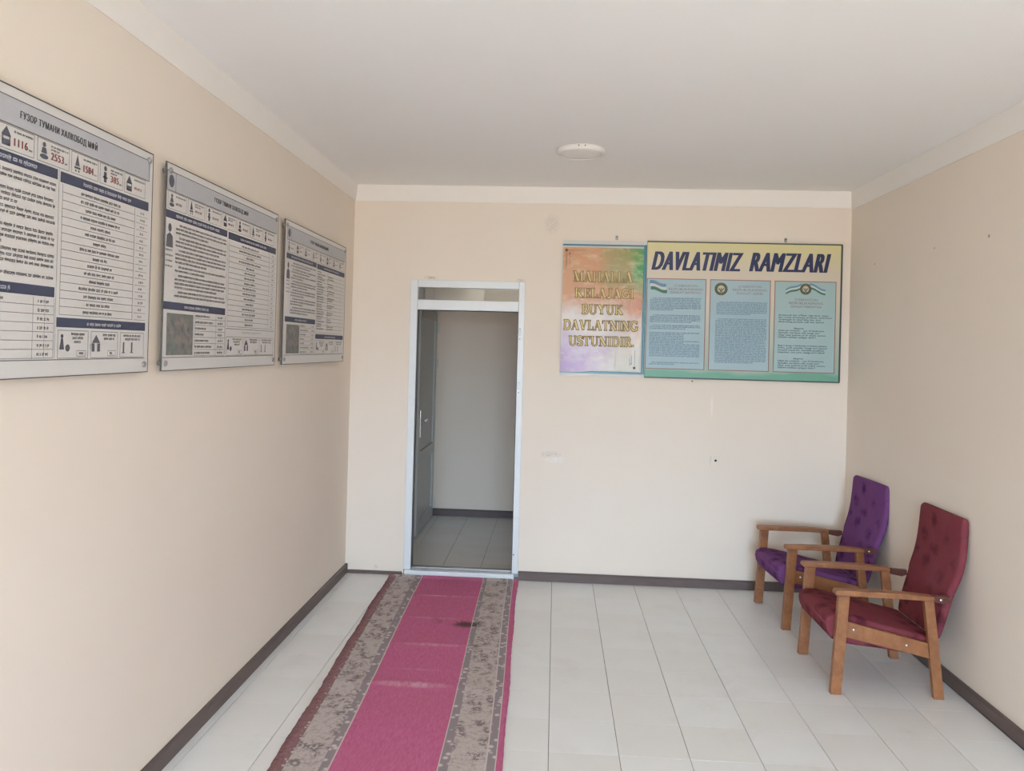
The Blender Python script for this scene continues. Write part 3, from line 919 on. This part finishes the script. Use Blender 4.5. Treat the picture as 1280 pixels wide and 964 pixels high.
# ------------------------------------------------------------------ wide board with the state symbols
k = Nd('symbols_print')
o = k.xyz()
v_ = k.math('ADD', o[2], k.rng(k.noise(2, 2), .3, .7, -.03, .03))
c = k.mix(k.rng(v_, .04, .075), (112, 168, 146), (160, 182, 168))
c = k.mix(k.rng(v_, .10, .62), c, (212, 200, 182))
c = k.mix(k.rng(v_, .80, 1.03), c, (216, 206, 152))
k.color(c); k.done(.4, .45)
k = Nd('panel_blue'); k.color(k.mix(k.rng(k.noise(1.5, 2), .3, .7), (160, 186, 194), (170, 192, 198))); k.done(.45, .4)
k = Nd('panel_green'); k.color(k.mix(k.rng(k.noise(1.5, 2), .3, .7), (162, 188, 186), (168, 192, 194))); k.done(.45, .4)
flat('ink_title', (52, 58, 98), .45, vary=.12, scale=40)
flat('ink_frame_red', (160, 112, 106), .5)
flat('ink_heading', (150, 128, 132), .5)
flat('ink_blue_text', (104, 134, 158), .5)
flat('ink_dark_text', (78, 98, 110), .5)
flat('flag_blue', (112, 150, 178), .5); flat('flag_white', (206, 212, 210), .5); flat('flag_green', (72, 126, 98), .5)
flat('emblem_gold', (128, 116, 82), .5, vary=.25, scale=120); flat('emblem_green', (84, 104, 78), .5, vary=.25, scale=120); flat('emblem_pale', (196, 196, 178), .5)
flat('frame_dark', (74, 84, 84), .45)

SX, SZ = 2.306, 1.614
Bd = tag(empty('symbols_board', (SX, 0, SZ)), 'wide board headed DAVLATIMIZ RAMZLARI with three pale blue text panels', 'notice board')
SW, SH = 1.466, 1.040
MB().box(0, SW, -.018, -.002, 0, SH).build('panel', 'symbols_print', Bd)
for a, b, p, q_ in ((-.0005, SW+.010, SH, SH+.009), (-.0005, SW+.010, -.009, 0), (SW, SW+.012, 0, SH)):
    MB().box(a, b, -.022, -.002, p, q_).build('frame_strip', 'frame_dark', Bd)
ttl = Flat(.0195)
put_text(ttl, 'DAVLATIMIZ', 2.338-SX, 3.041-SX, 2.440-SZ, 2.584-SZ, 0, .20, .0085)
put_text(ttl, 'RAMZLARI', 3.082-SX, 3.698-SX, 2.444-SZ, 2.588-SZ, 0, .20, .0085)
ttl.build('title_lettering', 'ink_title', Bd)
rg = random.Random(5)
hd, fr = Flat(.0200), Flat(.0192)
bt, dt = Flat(.0196), Flat(.0196)
for i, (a, b, mt) in enumerate(((2.304, 2.762, 'panel_blue'), (2.790, 3.250, 'panel_blue'), (3.279, 3.742, 'panel_green'))):
    Flat(.0188).rect(a-SX, 1.676-SZ, b-SX, 2.376-SZ).build('text_panel', mt, Bd)
    fr.frame(max(a, 2.308)-SX, 1.676-SZ, b-SX, 2.376-SZ, .006)
fr.build('panel_outlines', 'ink_frame_red', Bd)['kind'] = 'stuff'
for (xa, xb, zt_, last) in ((2.477, 2.736, 2.331, "DAVLAT BAYROG'I"), (2.964, 3.221, 2.335, 'DAVLAT GERBI'), (3.391, 3.645, 2.243, 'DAVLAT MADHIYASI')):
    w_ = xb-xa; c_ = (xa+xb)/2
    for j, (tx_, fr_) in enumerate((("O'ZBEKISTON", .68), ('RESPUBLIKASINING', 1.0), (last, .9 if len(last) > 12 else .76))):
        put_text(hd, tx_, c_-w_*fr_/2-SX, c_+w_*fr_/2-SX, zt_-.018-j*.0265-SZ, zt_-j*.0265-SZ, 0)
hd.build('headings', 'ink_heading', Bd)['kind'] = 'stuff'
def block(x0, x1, z0, z1, pitch=.0128):
    z = z0-pitch
    n = 0
    while z > z1-.002:
        lst = z-pitch <= z1-.002
        bt.words(x0+(.02 if n == 0 else 0)-SX, x1-SX, z-SZ, .0078, rg, rg.uniform(.4, .85) if lst else 1.0)
        z -= pitch; n += 1
block(2.337, 2.726, 2.232, 2.127); block(2.338, 2.724, 2.100, 2.036); block(2.338, 2.722, 2.022, 1.975)
z = 1.952
while z > 1.765:
    wide = z < 1.86
    bt.words(2.337-SX, (2.722 if wide or rg.random() < .3 else 2.60)-SX, z-SZ, .0078, rg); z -= .0128
block(2.337, 2.724, 1.735, 1.702)
block(2.843, 3.226, 2.210, 2.106); block(2.838, 3.226, 2.082, 1.731)
bt.build('small_print', 'ink_blue_text', Bd)['kind'] = 'stuff'
VERSE = [(2.121, ["Serquyosh hur o'lkam, elga baxt, najot,", "Sen o'zing do'stlarga yo'ldosh, mehribon!", "Yashnagay to abad ilmu fan, ijod,", "Shuhrating porlasin toki bor jahon!"]),
         (2.020, ['Naqarot:']),
         (2.003, ["Oltin bu vodiylar - jon O'zbekiston,", "Ajdodlar mardona ruhi senga yor!", "Ulug' xalq qudrati jo'sh urgan zamon,", "Olamni mahliyo aylagan diyor!"]),
         (1.888, ["Bag'ri keng o'zbekning o'chmas iymoni,", "Erkin, yosh avlodlar senga zo'r qanot!", "Istiqlol mash'ali, tinchlik posboni,", "Haqsevar, ona yurt, mangu bo'l obod!"]),
         (1.789, ['Naqarot:']),
         (1.771, ["Oltin bu vodiylar - jon O'zbekiston,", "Ajdodlar mardona ruhi senga yor!", "Ulug' xalq qudrati jo'sh urgan zamon,", "Olamni mahliyo aylagan diyor!"])]
for zt_, lines in VERSE:
    for j, tx_ in enumerate(lines):
        x0 = 3.312 if len(lines) > 1 else 3.43
        put_text(dt, tx_, x0-SX, x0+.0098*len(tx_)-SX, zt_-.015-j*.0172-SZ, zt_-j*.0172-SZ, 0, .25, .0006)
dt.build('anthem_lettering', 'ink_dark_text', Bd)['kind'] = 'stuff'
# flag: wavy bands
def ribbon(fl, x0, x1, z0, z1, dz, amp, n=10, drift=0.0):
    for i in range(n):
        q_ = []
        for s_, top in ((i/n, 0), ((i+1)/n, 0), ((i+1)/n, 1), (i/n, 1)):
            q_.append((x0+(x1-x0)*s_-SX, z0+(z1-z0)*s_ + amp*math.sin(s_*6.3) + dz*top + drift-SZ))
        fl.poly(q_)
for j, mt in enumerate(('flag_green', 'flag_white', 'flag_blue')):
    f_ = Flat(.0204)
    ribbon(f_, 2.330+.004*(2-j), 2.455+.004*(2-j), 2.288+j*.024, 2.262+j*.024, .025, .006)
    f_.build('flag_band', mt, Bd)
def emblem(cx_, cz_, r):
    Flat(.0206).disc(cx_-SX, cz_-SZ, r, n=28).build('emblem', 'emblem_gold', Bd)
    a = Flat(.0210)
    for s_ in (-1, 1):
        for i in range(7):
            an = math.radians(-90 + s_*(18 + i*22))
            px_, pz_ = cx_+.86*r*math.cos(an), cz_+.86*r*math.sin(an)
            a.disc(px_-SX, pz_-SZ, r*.17, r*.13, 8)
    a.build('emblem_wreath', 'emblem_green', Bd)['kind'] = 'stuff'
    b = Flat(.0212)
    b.disc(cx_-SX, cz_-SZ, r*.56, n=22)
    b.build('emblem_centre', 'emblem_pale', Bd)
    e = Flat(.0216)
    for s_ in (-1, 1):
        e.poly([(cx_+s_*r*p-SX, cz_+r*q_-SZ) for p, q_ in ((0, -.1), (.18, .0), (.46, .28), (.40, -.02), (.25, -.22), (0, -.32))])
    e.disc(cx_-SX, cz_+.10*r-SZ, r*.10, n=8)
    e.poly([(cx_-.25*r-SX, cz_-.5*r-SZ), (cx_+.25*r-SX, cz_-.5*r-SZ), (cx_-SX, cz_-.2*r-SZ)])
    e.disc(cx_-SX, cz_+.74*r-SZ, r*.13, n=8)
    e.build('emblem_bird', 'emblem_gold', Bd)['kind'] = 'stuff'
emblem(2.875, 2.303, .049)
for s_ in (-1, 1):
    for j, mt in enumerate(('flag_green', 'flag_white', 'flag_blue')):
        f_ = Flat(.0200)
        ribbon(f_, 3.512+s_*.03, 3.512+s_*.148, 2.318+j*.014, 2.272+j*.014, .015, .005*s_)
        f_.build('flag_band', mt, Bd)
emblem(3.512, 2.316, .043)

# ------------------------------------------------------------------ nails, socket, wall marks
for (x, z, lab) in ((2.069, 2.668, 'small hook nailed above the colourful poster'), (3.358, 2.672, 'small hook nailed above the wide symbols board')):
    H = tag(empty('wall_hook', (x, 0, z)), lab, 'hook')
    MB().box(-.010, .010, -.005, -.0004, 0, .034).bevel(.0015, 1).build('hook_plate', 'metal_grey', H)
    MB().lathe([(.003, -.014), (.005, -.013), (.005, -.0055), (.002, -.005)], (0, 0, .022), 'y', 10).build('nail_head', 'dark_screw', H)
nl = tag(MB().lathe([(.004, -.010), (.006, -.009), (.006, -.008), (.0025, -.0075), (.0025, -.0004)], (0, 0, 0), 'y', 12).build('nail', 'dark_screw'), 'single nail just below the wide symbols board', 'nail')
nl.location = (2.674, 0, 1.588)
S = tag(empty('wall_outlet', (2.858, 0, .98)), 'small broken white outlet with a dark hole, low on the end wall', 'outlet')
m = MB()
prof = [(-.034, -.040), (.024, -.038), (.036, -.016), (.033, .022), (.022, .038), (-.030, .040)]
m.prism_y(prof, -.006, -.0005).bevel(.002, 1).build('cover_plate', 'wall_paint', S)
MB().lathe([(.007, -.0085), (.009, -.0065)], (.010, 0, .002), 'y', 14).build('hole', 'dark_hole', S)
MB().box(-.024, -.010, -.012, -.0064, .006, .036).bevel(.003, 1).build('latch', 'plastic_white', S)
for (y, z, s) in ((-1.89, 2.456, .010), (-1.309, 2.469, .006), (-.452, 2.468, .006)):
    o = MB().lathe([(s, -.0006), (s*.7, -.0018), (s*.2, -.002)], (0, 0, 0), 'x', 10).build('drill_hole', 'grout_pale', wall_right)
    o.location = (xr(y), y, z)
